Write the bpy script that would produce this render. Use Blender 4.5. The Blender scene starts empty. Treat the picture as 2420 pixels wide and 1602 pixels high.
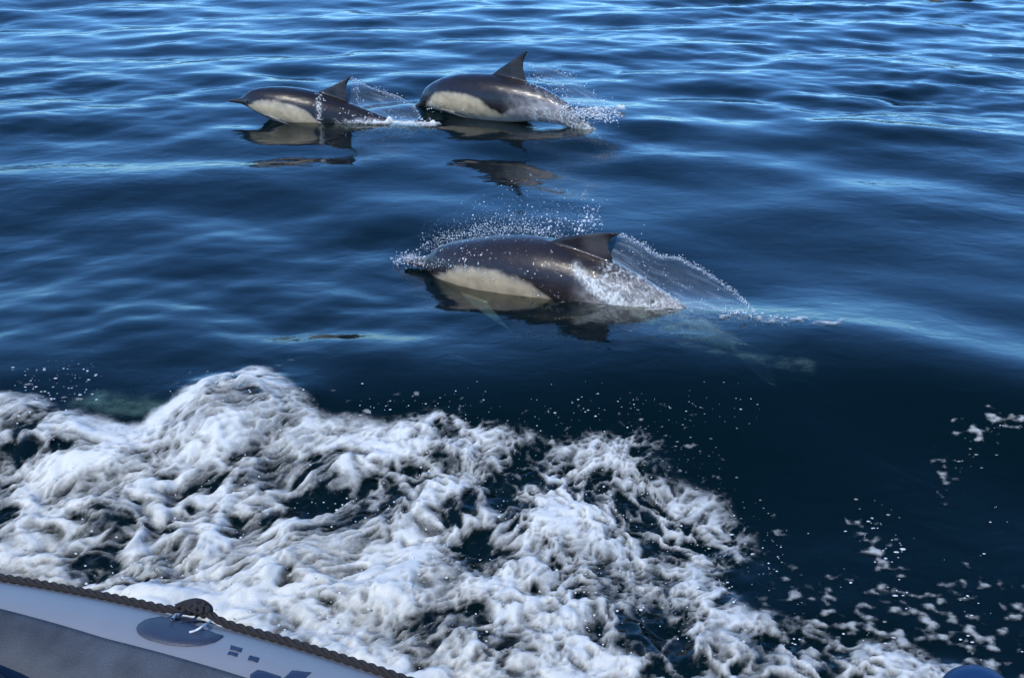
import bpy, bmesh, math, random
import numpy as np
from mathutils import Vector

SC = bpy.context.scene
COL = SC.collection
rng = np.random.default_rng(7)
random.seed(7)

# ------------------------------------------------------------------ camera, sky, sun, exposure
CAM_H = 2.02
PITCH = math.radians(25.1)
FPX = 2353.0                      # focal length in photo pixels (photo 2420 x 1602)
cam_d = bpy.data.cameras.new('camera')
cam_d.sensor_width = 36.0
cam_d.sensor_fit = 'HORIZONTAL'
cam_d.lens = 36.0 * FPX / 2420.0
cam_d.clip_start = 0.05
cam_d.clip_end = 20000.0
cam = bpy.data.objects.new('camera', cam_d)
COL.objects.link(cam)
cam.location = (0, 0, CAM_H)
cam.rotation_euler = (math.pi / 2 - PITCH, 0, 0)
SC.camera = cam

SUN_EL = math.radians(50.0)
SUN_AZ = math.radians(212.0)      # clockwise from +Y: behind the camera, to the left
sun_dir = Vector((math.sin(SUN_AZ) * math.cos(SUN_EL), math.cos(SUN_AZ) * math.cos(SUN_EL), math.sin(SUN_EL)))
world = bpy.data.worlds.new('World')
SC.world = world
world.use_nodes = True
wn = world.node_tree
bg = wn.nodes['Background']
sky = wn.nodes.new('ShaderNodeTexSky')
sky.sky_type = 'NISHITA'
sky.sun_disc = False
sky.sun_elevation = SUN_EL
sky.sun_rotation = SUN_AZ
sky.air_density = 1.0
sky.dust_density = 0.0
sky.ozone_density = 10.0
sky.altitude = 2600.0
tint = wn.nodes.new('ShaderNodeVectorMath'); tint.operation = 'MULTIPLY'
tint.inputs[1].default_value = (0.74, 1.0, 1.10)      # a deep, clean blue sky
wn.links.new(sky.outputs[0], tint.inputs[0])
wn.links.new(tint.outputs[0], bg.inputs[0])
bg.inputs[1].default_value = 0.15
sun_l = bpy.data.lights.new('sun', 'SUN')
sun_l.energy = 2.0
sun_l.angle = math.radians(0.5)
sun_l.color = (1.0, 0.95, 0.84)
sun = bpy.data.objects.new('sun', sun_l)
COL.objects.link(sun)
sun.rotation_euler = sun_dir.to_track_quat('Z', 'Y').to_euler()
sun.location = sun_dir * 30
SC.view_settings.view_transform = 'Standard'
SC.view_settings.look = 'None'
SC.view_settings.exposure = 0.82
SC.view_settings.gamma = 1.0
SC.view_settings.use_curve_mapping = False
SC.render.engine = 'CYCLES'
SC.cycles.use_denoising = True
SC.cycles.max_bounces = 12
SC.cycles.transparent_max_bounces = 24
SC.cycles.sample_clamp_indirect = 6.0

# ------------------------------------------------------------------ helpers
def at(px, py, z=0.0):
    """point at height z seen at a photo pixel"""
    x = (px - 1210) / FPX
    y = -(py - 801) / FPX
    d = np.array([x, math.cos(PITCH) + y * math.sin(PITCH), -math.sin(PITCH) + y * math.cos(PITCH)])
    t = (z - CAM_H) / d[2]
    return np.array([d[0] * t, d[1] * t, z])

def at_plane(px, py, P0, n):
    x = (px - 1210) / FPX
    y = -(py - 801) / FPX
    d = np.array([x, math.cos(PITCH) + y * math.sin(PITCH), -math.sin(PITCH) + y * math.cos(PITCH)])
    o = np.array([0, 0, CAM_H])
    t = np.dot(np.asarray(P0) - o, n) / np.dot(d, n)
    return o + d * t

def proj(P):
    P = np.asarray(P, float)
    X, Y, Z = P[..., 0], P[..., 1], P[..., 2] - CAM_H
    zc = Y * math.cos(PITCH) - Z * math.sin(PITCH)
    yc = Y * math.sin(PITCH) + Z * math.cos(PITCH)
    return np.stack([1210 + FPX * X / zc, 801 - FPX * yc / zc], -1)

def sstep(a, b, x):
    t = np.clip((x - a) / (b - a), 0, 1)
    return t * t * (3 - 2 * t)

def pn(x, y, seed=0):
    """gradient noise, about -1..1"""
    x = np.asarray(x, float); y = np.asarray(y, float)
    r = np.random.default_rng(seed + 1000)
    perm = r.permutation(512)
    ang = r.random(512) * 2 * np.pi
    gx, gy = np.cos(ang), np.sin(ang)
    xi = np.floor(x).astype(np.int64); yi = np.floor(y).astype(np.int64)
    xf = x - xi; yf = y - yi
    u = xf ** 3 * (xf * (xf * 6 - 15) + 10); v = yf ** 3 * (yf * (yf * 6 - 15) + 10)
    def g(ix, iy, dx, dy):
        h = perm[(perm[ix & 511] + iy) & 511]
        return gx[h] * dx + gy[h] * dy
    a = g(xi, yi, xf, yf); b = g(xi + 1, yi, xf - 1, yf)
    c = g(xi, yi + 1, xf, yf - 1); d = g(xi + 1, yi + 1, xf - 1, yf - 1)
    return ((a + u * (b - a)) * (1 - v) + (c + u * (d - c)) * v) * 1.55

def fbm(x, y, octv=4, seed=0, gain=0.5):
    s = 0; a = 1.0; tot = 0; f = 1.0
    for k in range(octv):
        s = s + a * pn(x * f + 17.3 * k, y * f - 9.1 * k, seed + k); tot += a
        a *= gain; f *= 2.03
    return s / tot

def sdf_poly(x, y, poly):
    """signed distance to a closed polygon, positive inside"""
    P = np.asarray(poly, float)
    n = len(P)
    d = np.full(x.shape, 1e9); inside = np.zeros(x.shape, bool)
    for i in range(n):
        a = P[i]; b = P[(i + 1) % n]
        ex, ey = b - a
        wx, wy = x - a[0], y - a[1]
        t = np.clip((wx * ex + wy * ey) / (ex * ex + ey * ey + 1e-12), 0, 1)
        d = np.minimum(d, np.hypot(wx - ex * t, wy - ey * t))
        c = ((a[1] > y) != (b[1] > y)) & (x < (b[0] - a[0]) * (y - a[1]) / (b[1] - a[1] + 1e-12) + a[0])
        inside ^= c
    return np.where(inside, d, -d)

def mesh_np(name, verts, quads=None, tris=None, smooth=True):
    me = bpy.data.meshes.new(name)
    verts = np.ascontiguousarray(verts, np.float32)
    parts = []; starts = []; off = 0
    for f, k in ((quads, 4), (tris, 3)):
        if f is not None and len(f):
            f = np.ascontiguousarray(f, np.int32)
            parts.append(f.ravel()); starts.append(off + np.arange(len(f), dtype=np.int32) * k); off += len(f) * k
    loops = np.concatenate(parts); starts = np.concatenate(starts)
    me.vertices.add(len(verts)); me.vertices.foreach_set('co', verts.ravel())
    me.loops.add(len(loops)); me.loops.foreach_set('vertex_index', loops)
    me.polygons.add(len(starts)); me.polygons.foreach_set('loop_start', starts)
    me.polygons.foreach_set('use_smooth', np.full(len(starts), smooth, bool))
    me.update(calc_edges=True); me.validate()
    return me

def fattr(me, name, vals):
    a = me.attributes.new(name, 'FLOAT', 'POINT')
    a.data.foreach_set('value', np.ascontiguousarray(vals, np.float32))

def cattr(me, name, rgb):
    a = me.attributes.new(name, 'FLOAT_COLOR', 'POINT')
    c = np.ones((len(rgb), 4), np.float32); c[:, :3] = rgb
    a.data.foreach_set('color', c.ravel())

def link(name, me, mat=None, parent=None):
    o = bpy.data.objects.new(name, me)
    COL.objects.link(o)
    if mat is not None:
        me.materials.append(mat)
    if parent is not None:
        o.parent = parent
    return o

def tag(o, label=None, cat=None, group=None, kind=None):
    if label: o['label'] = label
    if cat: o['category'] = cat
    if group: o['group'] = group
    if kind: o['kind'] = kind
    return o

def grid_quads(nr, nc, closed_c=False):
    r = np.arange(nr - 1)[:, None]; c = np.arange(nc if closed_c else nc - 1)[None, :]
    c2 = (c + 1) % nc
    return np.stack([r * nc + c + 0 * r, r * nc + c2 + 0 * r, (r + 1) * nc + c2, (r + 1) * nc + c], -1).reshape(-1, 4)

_t = (1 + 5 ** .5) / 2
ICO_V = np.array([(-1, _t, 0), (1, _t, 0), (-1, -_t, 0), (1, -_t, 0), (0, -1, _t), (0, 1, _t), (0, -1, -_t), (0, 1, -_t), (_t, 0, -1), (_t, 0, 1), (-_t, 0, -1), (-_t, 0, 1)])
ICO_V /= np.linalg.norm(ICO_V[0])
ICO_F = np.array([(0, 11, 5), (0, 5, 1), (0, 1, 7), (0, 7, 10), (0, 10, 11), (1, 5, 9), (5, 11, 4), (11, 10, 2), (10, 7, 6), (7, 1, 8), (3, 9, 4), (3, 4, 2), (3, 2, 6), (3, 6, 8), (3, 8, 9), (4, 9, 5), (2, 4, 11), (6, 2, 10), (8, 6, 7), (9, 8, 1)])

def drops_mesh(name, pts, rad, squash=None):
    """many small water drops in one mesh; each drop an icosahedron of its own size and stretch"""
    pts = np.asarray(pts, float); rad = np.asarray(rad, float)
    n = len(pts)
    st = np.ones((n, 1, 3)) if squash is None else np.asarray(squash, float)[:, None, :]
    jit = 1 + rng.normal(0, .12, (n, 12, 1))
    V = pts[:, None, :] + ICO_V[None] * rad[:, None, None] * st * jit
    F = ICO_F[None] + (np.arange(n) * 12)[:, None, None]
    return mesh_np(name, V.reshape(-1, 3), tris=F.reshape(-1, 3))

# ------------------------------------------------------------------ materials
def new_mat(name):
    m = bpy.data.materials.new(name); m.use_nodes = True
    return m, m.node_tree.nodes, m.node_tree.links

def simple_mat(name, col, rough=0.5, noise=0.0, nscale=20.0, bump=0.0, bscale=200.0, metal=0.0, coat=0.0):
    m, N, L = new_mat(name)
    b = N['Principled BSDF']
    b.inputs['Roughness'].default_value = rough
    b.inputs['Metallic'].default_value = metal
    b.inputs['Coat Weight'].default_value = coat
    tc = N.new('ShaderNodeTexCoord')
    if noise > 0:
        nz = N.new('ShaderNodeTexNoise'); nz.inputs['Scale'].default_value = nscale; nz.inputs['Detail'].default_value = 5
        L.new(tc.outputs['Object'], nz.inputs['Vector'])
        mr = N.new('ShaderNodeMapRange'); mr.inputs[3].default_value = 1 - noise; mr.inputs[4].default_value = 1 + noise
        L.new(nz.outputs[0], mr.inputs[0])
        mx = N.new('ShaderNodeVectorMath'); mx.operation = 'SCALE'
        mx.inputs[0].default_value = col
        L.new(mr.outputs[0], mx.inputs['Scale'])
        L.new(mx.outputs[0], b.inputs['Base Color'])
    else:
        b.inputs['Base Color'].default_value = (*col, 1)
    if bump > 0:
        nz2 = N.new('ShaderNodeTexNoise'); nz2.inputs['Scale'].default_value = bscale; nz2.inputs['Detail'].default_value = 3
        L.new(tc.outputs['Object'], nz2.inputs['Vector'])
        bp = N.new('ShaderNodeBump'); bp.inputs['Strength'].default_value = bump; bp.inputs['Distance'].default_value = 0.004
        L.new(nz2.outputs[0], bp.inputs['Height'])
        L.new(bp.outputs[0], b.inputs['Normal'])
    return m

def make_water_mat():
    m, N, L = new_mat('sea_water')
    for n in list(N): N.remove(n)
    out = N.new('ShaderNodeOutputMaterial')
    geo = N.new('ShaderNodeNewGeometry')
    # fine ripples
    mp = N.new('ShaderNodeMapping'); mp.inputs['Scale'].default_value = (0.8, 1.0, 1.0)
    L.new(geo.outputs['Position'], mp.inputs['Vector'])
    n1 = N.new('ShaderNodeTexNoise'); n1.inputs['Scale'].default_value = 7.0; n1.inputs['Detail'].default_value = 4; n1.inputs['Distortion'].default_value = 0.4
    L.new(mp.outputs[0], n1.inputs['Vector'])
    # patches where the wind roughens the surface
    n2 = N.new('ShaderNodeTexNoise'); n2.inputs['Scale'].default_value = 0.35; n2.inputs['Detail'].default_value = 2
    L.new(geo.outputs['Position'], n2.inputs['Vector'])
    mr = N.new('ShaderNodeMapRange'); mr.inputs[1].default_value = .4; mr.inputs[2].default_value = .7; mr.inputs[3].default_value = .2; mr.inputs[4].default_value = .55
    L.new(n2.outputs[0], mr.inputs[0])
    bp = N.new('ShaderNodeBump'); bp.inputs['Distance'].default_value = 0.012
    L.new(mr.outputs[0], bp.inputs['Strength'])
    L.new(n1.outputs[0], bp.inputs['Height'])
    fr = N.new('ShaderNodeFresnel'); fr.inputs['IOR'].default_value = 1.333
    L.new(bp.outputs[0], fr.inputs['Normal'])
    gl = N.new('ShaderNodeBsdfGlossy'); gl.inputs['Roughness'].default_value = 0.03
    L.new(bp.outputs[0], gl.inputs['Normal'])
    tr = N.new('ShaderNodeBsdfTransparent'); tr.inputs['Color'].default_value = (0.93, 0.97, 0.97, 1)
    df = N.new('ShaderNodeBsdfDiffuse'); df.inputs['Color'].default_value = (0.0008, 0.0185, 0.0215, 1)
    mix1 = N.new('ShaderNodeMixShader'); mix1.inputs[0].default_value = 0.28
    L.new(tr.outputs[0], mix1.inputs[1]); L.new(df.outputs[0], mix1.inputs[2])
    mix2 = N.new('ShaderNodeMixShader')
    L.new(fr.outputs[0], mix2.inputs[0]); L.new(mix1.outputs[0], mix2.inputs[1]); L.new(gl.outputs[0], mix2.inputs[2])
    L.new(mix2.outputs[0], out.inputs['Surface'])
    va = N.new('ShaderNodeVolumeAbsorption'); va.inputs['Color'].default_value = (0.08, 0.66, 0.66, 1); va.inputs['Density'].default_value = 1.7
    L.new(va.outputs[0], out.inputs['Volume'])
    return m

def make_foam_mat(name, thick=1.0, col=(0.65, 0.675, 0.65)):
    """aerated water: white bubbles whose cover varies, soft light passing through"""
    m, N, L = new_mat(name)
    b = N['Principled BSDF']
    out = N['Material Output']
    b.inputs['Base Color'].default_value = (*col, 1)
    b.inputs['Roughness'].default_value = 0.55
    b.inputs['Specular IOR Level'].default_value = 0.25
    b.inputs['Subsurface Weight'].default_value = 0.5
    b.inputs['Subsurface Radius'].default_value = (0.04, 0.045, 0.05)
    b.inputs['Subsurface Scale'].default_value = 0.6
    at_ = N.new('ShaderNodeAttribute'); at_.attribute_name = 'cover'
    tc = N.new('ShaderNodeNewGeometry')
    nz = N.new('ShaderNodeTexNoise'); nz.inputs['Scale'].default_value = 75; nz.inputs['Detail'].default_value = 3
    L.new(tc.outputs['Position'], nz.inputs['Vector'])
    vo = N.new('ShaderNodeTexVoronoi'); vo.inputs['Scale'].default_value = 90
    L.new(tc.outputs['Position'], vo.inputs['Vector'])
    bp = N.new('ShaderNodeBump'); bp.inputs['Strength'].default_value = 0.12; bp.inputs['Distance'].default_value = 0.01
    L.new(nz.outputs[0], bp.inputs['Height'])
    bp2 = N.new('ShaderNodeBump'); bp2.inputs['Strength'].default_value = 0.2; bp2.inputs['Distance'].default_value = 0.004
    L.new(vo.outputs[0], bp2.inputs['Height']); L.new(bp.outputs[0], bp2.inputs['Normal'])
    L.new(bp2.outputs[0], b.inputs['Normal'])
    ad = N.new('ShaderNodeMath'); ad.operation = 'MULTIPLY_ADD'
    sb = N.new('ShaderNodeMath'); sb.operation = 'SUBTRACT'; sb.inputs[1].default_value = 0.5
    L.new(nz.outputs[0], sb.inputs[0])
    L.new(sb.outputs[0], ad.inputs[0]); ad.inputs[1].default_value = 0.3
    L.new(at_.outputs['Fac'], ad.inputs[2])
    mr = N.new('ShaderNodeMapRange'); mr.interpolation_type = 'SMOOTHSTEP'
    mr.inputs[1].default_value = 0.06; mr.inputs[2].default_value = 1.0; mr.inputs[3].default_value = 0.0; mr.inputs[4].default_value = thick
    L.new(ad.outputs[0], mr.inputs[0])
    tr = N.new('ShaderNodeBsdfTransparent')
    mix = N.new('ShaderNodeMixShader')
    L.new(mr.outputs[0], mix.inputs[0]); L.new(tr.outputs[0], mix.inputs[1]); L.new(b.outputs[0], mix.inputs[2])
    L.new(mix.outputs[0], out.inputs['Surface'])
    return m

def make_drop_mat():
    m, N, L = new_mat('water_drop')
    b = N['Principled BSDF']
    b.inputs['Base Color'].default_value = (0.86, 0.9, 0.93, 1)
    b.inputs['Roughness'].default_value = 0.12
    b.inputs['IOR'].default_value = 1.333
    b.inputs['Transmission Weight'].default_value = 0.35
    return m

def make_film_mat():
    """thin sheet of falling water: mostly clear, streaked with air"""
    m, N, L = new_mat('water_film')
    for n in list(N): N.remove(n)
    out = N.new('ShaderNodeOutputMaterial')
    a = N.new('ShaderNodeAttribute'); a.attribute_name = 'cover'
    df = N.new('ShaderNodeBsdfDiffuse'); df.inputs['Color'].default_value = (0.8, 0.85, 0.9, 1)
    tl = N.new('ShaderNodeBsdfTranslucent'); tl.inputs['Color'].default_value = (0.7, 0.8, 0.85, 1)
    md = N.new('ShaderNodeMixShader'); md.inputs[0].default_value = .4
    L.new(df.outputs[0], md.inputs[1]); L.new(tl.outputs[0], md.inputs[2])
    gl = N.new('ShaderNodeBsdfGlossy'); gl.inputs['Roughness'].default_value = 0.06
    fr = N.new('ShaderNodeFresnel'); fr.inputs['IOR'].default_value = 1.333
    tr = N.new('ShaderNodeBsdfTransparent'); tr.inputs['Color'].default_value = (.96, .98, .98, 1)
    m1 = N.new('ShaderNodeMixShader'); L.new(a.outputs['Fac'], m1.inputs[0]); L.new(tr.outputs[0], m1.inputs[1]); L.new(md.outputs[0], m1.inputs[2])
    m2 = N.new('ShaderNodeMixShader'); L.new(fr.outputs[0], m2.inputs[0]); L.new(m1.outputs[0], m2.inputs[1]); L.new(gl.outputs[0], m2.inputs[2])
    L.new(m2.outputs[0], out.inputs['Surface'])
    return m

def make_skin_mat():
    m, N, L = new_mat('dolphin_skin')
    b = N['Principled BSDF']
    c = N.new('ShaderNodeAttribute'); c.attribute_name = 'skin'
    tc = N.new('ShaderNodeTexCoord')
    nz = N.new('ShaderNodeTexNoise'); nz.inputs['Scale'].default_value = 9; nz.inputs['Detail'].default_value = 6
    L.new(tc.outputs['Object'], nz.inputs['Vector'])
    mr = N.new('ShaderNodeMapRange'); mr.inputs[3].default_value = .4; mr.inputs[4].default_value = 1.6
    L.new(nz.outputs[0], mr.inputs[0])
    sc = N.new('ShaderNodeVectorMath'); sc.operation = 'SCALE'
    L.new(c.outputs['Color'], sc.inputs[0]); L.new(mr.outputs[0], sc.inputs['Scale'])
    L.new(sc.outputs[0], b.inputs['Base Color'])
    b.inputs['Roughness'].default_value = 0.38
    b.inputs['IOR'].default_value = 1.36
    b.inputs['Coat Weight'].default_value = 0.7
    b.inputs['Coat Roughness'].default_value = 0.06
    b.inputs['Coat IOR'].default_value = 1.333
    nb = N.new('ShaderNodeTexNoise'); nb.inputs['Scale'].default_value = 35; nb.inputs['Detail'].default_value = 3
    L.new(tc.outputs['Object'], nb.inputs['Vector'])
    bp = N.new('ShaderNodeBump'); bp.inputs['Strength'].default_value = 0.25; bp.inputs['Distance'].default_value = 0.006
    L.new(nb.outputs[0], bp.inputs['Height']); L.new(bp.outputs[0], b.inputs['Normal'])
    nc = N.new('ShaderNodeTexNoise'); nc.inputs['Scale'].default_value = 26; nc.inputs['Detail'].default_value = 4; nc.inputs['Distortion'].default_value = .6
    L.new(tc.outputs['Object'], nc.inputs['Vector'])
    bc = N.new('ShaderNodeBump'); bc.inputs['Strength'].default_value = 0.55; bc.inputs['Distance'].default_value = 0.012
    L.new(nc.outputs[0], bc.inputs['Height']); L.new(bc.outputs[0], b.inputs['Coat Normal'])
    return m

M_WATER = make_water_mat()
M_FOAM = make_foam_mat('sea_foam')
M_SPLASH = make_foam_mat('splash_foam')
M_DROP = make_drop_mat()

M_FILM = make_film_mat()
M_SKIN = make_skin_mat()

# ------------------------------------------------------------------ the shape of the sea
WAVES = []
def add_waves(n, l0, l1, slope, d_mean, d_spread, band):
    for _ in range(n):
        lam = math.exp(rng.uniform(math.log(l0), math.log(l1)))
        th = math.radians(rng.normal(d_mean, d_spread))
        a = slope * math.sqrt(2.0 / n) * lam / (2 * math.pi)
        WAVES.append((2 * math.pi / lam * math.sin(th), 2 * math.pi / lam * math.cos(th), a, rng.uniform(0, 6.28), band))
add_waves(9, 2.2, 4.5, 0.034, 14, 34, 0)
add_waves(18, 1.0, 2.2, 0.055, -8, 42, 1)
add_waves(24, 0.5, 1.0, 0.058, 6, 46, 2)
add_waves(22, 0.2, 0.5, 0.036, 0, 55, 3)

# outline of the churned foam beside the boat, traced on the water
FOAM_PX = [(-260, 900), (0, 935), (60, 938), (200, 972), (330, 985), (400, 945), (470, 908), (590, 872), (640, 882), (720, 940), (780, 975),
           (900, 968), (1000, 955), (1100, 962), (1210, 985), (1300, 1000), (1400, 985), (1500, 972), (1560, 1000), (1610, 1062), (1710, 1100),
           (1780, 1180), (1800, 1240), (1760, 1300), (1770, 1370), (1840, 1370), (1920, 1375), (2040, 1400), (2180, 1450), (2330, 1500), (2460, 1560), (2600, 1800),
           (1500, 2300), (500, 2300), (-900, 1900), (-900, 1000)]
FOAM_POLY = np.array([at(px, py, 0.12)[:2] for px, py in FOAM_PX])
WAKE_A = (at(1690, 790)[:2], at(2440, 985)[:2])
WAKE_B = (at(1850, 770)[:2], at(2440, 935)[:2])

def seg_dist(x, y, a, b):
    ex, ey = b - a
    t = ((x - a[0]) * ex + (y - a[1]) * ey) / (ex * ex + ey * ey)
    s = ((x - a[0]) * ey - (y - a[1]) * ex) / math.hypot(ex, ey)
    return s, t

def swell(x, y):
    rough = 0.8 + 0.15 * sstep(8.5, 12.0, y) - .50 * sstep(9.0, 14, y) + 0.35 * sstep(1.0, 4.0, x) * sstep(5.5, 8, y)
    patch = sstep(-.5, .5, pn(x * .33 + 5, y * .33, 41))
    w = [0.75 + .25 * sstep(6, 10, y),
         0.5 * sstep(4.0, 9, y) + .5,
         (0.25 + .75 * sstep(6.0, 9.5, y)) * rough,
         (0.25 + .75 * sstep(6.5, 11, y)) * rough * (.45 + .75 * patch)]
    near_rip = np.exp(-((y - 4.35) / .45) ** 2) * sstep(.3, -.8, x) + .45 * np.exp(-((y - 5.4) / .9) ** 2) * sstep(1.0, -1.0, x)
    w[3] = w[3] + .9 * near_rip; w[2] = w[2] + .5 * near_rip
    fade = sstep(55, 30, y) * sstep(.5, 2.0, y + 1.2)
    h = np.zeros_like(x)
    for kx, ky, a, p, b in WAVES:
        ph = kx * x + ky * y + p
        h += w[b] * a * (np.sin(ph) + .18 * np.cos(2 * ph))
    return h * fade

def ridge(x, y):
    yc = 3.78 - .03 * x - .012 * (x - .4) ** 2
    d = y - yc
    d = d + .16 * pn(x * .9, x * 0 + .3, 77)
    g = np.where(d < 0, np.exp(-(d / .55) ** 2), np.exp(-(d / .95) ** 2))
    h = .11 * g * (1 + .12 * np.sin(x * 2.3 + 1)) * sstep(4.5, 2.5, np.abs(x))
    for (a, b), amp, wd in ((WAKE_A, .022, .24), (WAKE_B, .010, .13)):
        s, t = seg_dist(x, y, a, b)
        h = h + amp * np.exp(-(s / (wd * (1 + t))) ** 2) * sstep(-.02, .35, t) * sstep(2.2, .8, t)
    # the peak the boat throws up at the left
    px, py = at(585, 945, .15)[:2]
    h = h + .10 * np.exp(-(((x - px) / .30) ** 2 + ((y - py) / .22) ** 2))
    px, py = at(60, 985, .15)[:2]
    h = h + .05 * np.exp(-(((x - px) / .25) ** 2 + ((y - py) / .2) ** 2))
    return h

def lumps(x, y, octs=5):
    wx = x + .10 * fbm(x * 2.1, y * 2.1, 3, 60); wy = y + .10 * fbm(x * 2.1 + 40, y * 2.1, 3, 61)
    h = 0; a = 1.0; f = 2.3; tot = 0
    for k in range(octs):
        h = h + a * (np.abs(pn(wx * f + 3.1 * k, wy * f * 1.15, 70 + k)) - .28); tot += a
        a *= .52; f *= 1.95
    return h / tot

def foam_sdf(x, y):
    return sdf_poly(x, y, FOAM_POLY)

def sea_base(x, y, near=None):
    h = swell(x, y)
    m = (y > 1.0) & (y < 7.0) & (np.abs(x) < 5)
    if m.any():
        h[m] += ridge(x[m], y[m])
    return h

def sea_h(x, y):
    h = sea_base(x, y)
    m = (y > 1.0) & (y < 4.4) & (np.abs(x) < 3.6)
    if m.any():
        sd = foam_sdf(x[m], y[m])
        k = sstep(-.12, .25, sd)
        h[m] += k * (.10 * lumps(x[m], y[m], 3) + .02 * fbm(x[m] * 9, y[m] * 9, 3, 90)) - k * .02
    return h

def sea_at(x, y):
    return float(sea_h(np.array([float(x)]), np.array([float(y)]))[0])

# rows get coarser with distance; columns fan out
ys = [-3000, -800, -200, -60, -20, -8, -3, -1.2, 0.0, .6, 1.0]
y = 1.0
while y < 60:
    y += 0.013 if y < 4.6 else max(0.013, 0.0024 * (y - .5) ** 1.2)
    ys.append(y)
ys += [66, 75, 90, 120, 180, 300, 600, 1200, 3000]
ys = np.array(ys)
us = np.linspace(-1, 1, 640)
half = 1.6 + .62 * np.clip(ys, 1.0, 60)
X = us[None, :] * half[:, None]
ext = np.array([1.15, 1.5, 2.5, 6, 20, 80, 300])
E_ = half[:, None] * ext[None, :]
X = np.concatenate([-E_[:, ::-1], X, E_], 1)
Y = np.repeat(ys[:, None], X.shape[1], 1)
Z = np.zeros_like(X)
mid = (Y > -1.2) & (Y < 59)
Z[mid] = sea_h(X[mid], Y[mid])
U = np.concatenate([-ext[::-1], us, ext])
Z *= sstep(1.0, .93, np.abs(U))[None, :]
me = mesh_np('water', np.stack([X, Y, Z], -1).reshape(-1, 3), quads=grid_quads(*X.shape))
tag(link('water', me, M_WATER), 'deep blue open sea with low wind ripples and swell', kind='structure')
bm = bmesh.new()
bmesh.ops.create_grid(bm, x_segments=8, y_segments=8, size=3000)
me = bpy.data.meshes.new('seabed'); bm.to_mesh(me); bm.free()
M_BED = simple_mat('deep_seabed', (0.006, 0.022, 0.03), .9, noise=.3, nscale=.2)
ob = tag(link('seabed', me, M_BED), 'dark depth of the sea far below the surface', kind='structure')
ob.location.z = -7.0

# ------------------------------------------------------------------ dolphins
PX = np.array([0.0, .012, .03, .08, .125, .15, .175, .205, .25, .32, .42, .55, .70, .85, 1.0, 1.15, 1.3, 1.45, 1.6, 1.75, 1.88, 1.97, 2.03])
PT = np.array([.001, .011, .016, .021, .026, .036, .057, .083, .112, .135, .158, .178, .190, .195, .190, .172, .142, .110, .080, .056, .036, .02, .006])
PB = np.array([-.004, -.014, -.019, -.024, -.029, -.034, -.043, -.055, -.078, -.105, -.140, -.170, -.185, -.188, -.178, -.155, -.125, -.098, -.075, -.055, -.036, -.02, -.006])
PW = np.array([.002, .012, .017, .023, .029, .038, .051, .068, .092, .118, .145, .168, .180, .180, .168, .145, .115, .082, .052, .030, .020, .014, .005])

def loft(bm, rings):
    vs = [[bm.verts.new(p) for p in r] for r in rings]
    n = len(vs[0])
    for a, b in zip(vs[:-1], vs[1:]):
        for i in range(n):
            bm.faces.new((a[i], a[(i + 1) % n], b[(i + 1) % n], b[i]))
    bm.faces.new(vs[0][::-1]); bm.faces.new(vs[-1])

def foil(xl, xt, th, place, n=20):
    """a fin section: rounded nose, thin tail"""
    pts = []
    for i in range(n):
        a = 2 * math.pi * i / n
        c = .5 - .5 * math.cos(a)
        t = th * (1.35 * math.sqrt(max(c, 0)) * (1 - c) + .30 * (1 - c) + .14) * (1 if math.sin(a) >= 0 else -1) * min(1, abs(math.sin(a)) * 3)
        pts.append(place(xl + (xt - xl) * c, t))
    return pts

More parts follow.
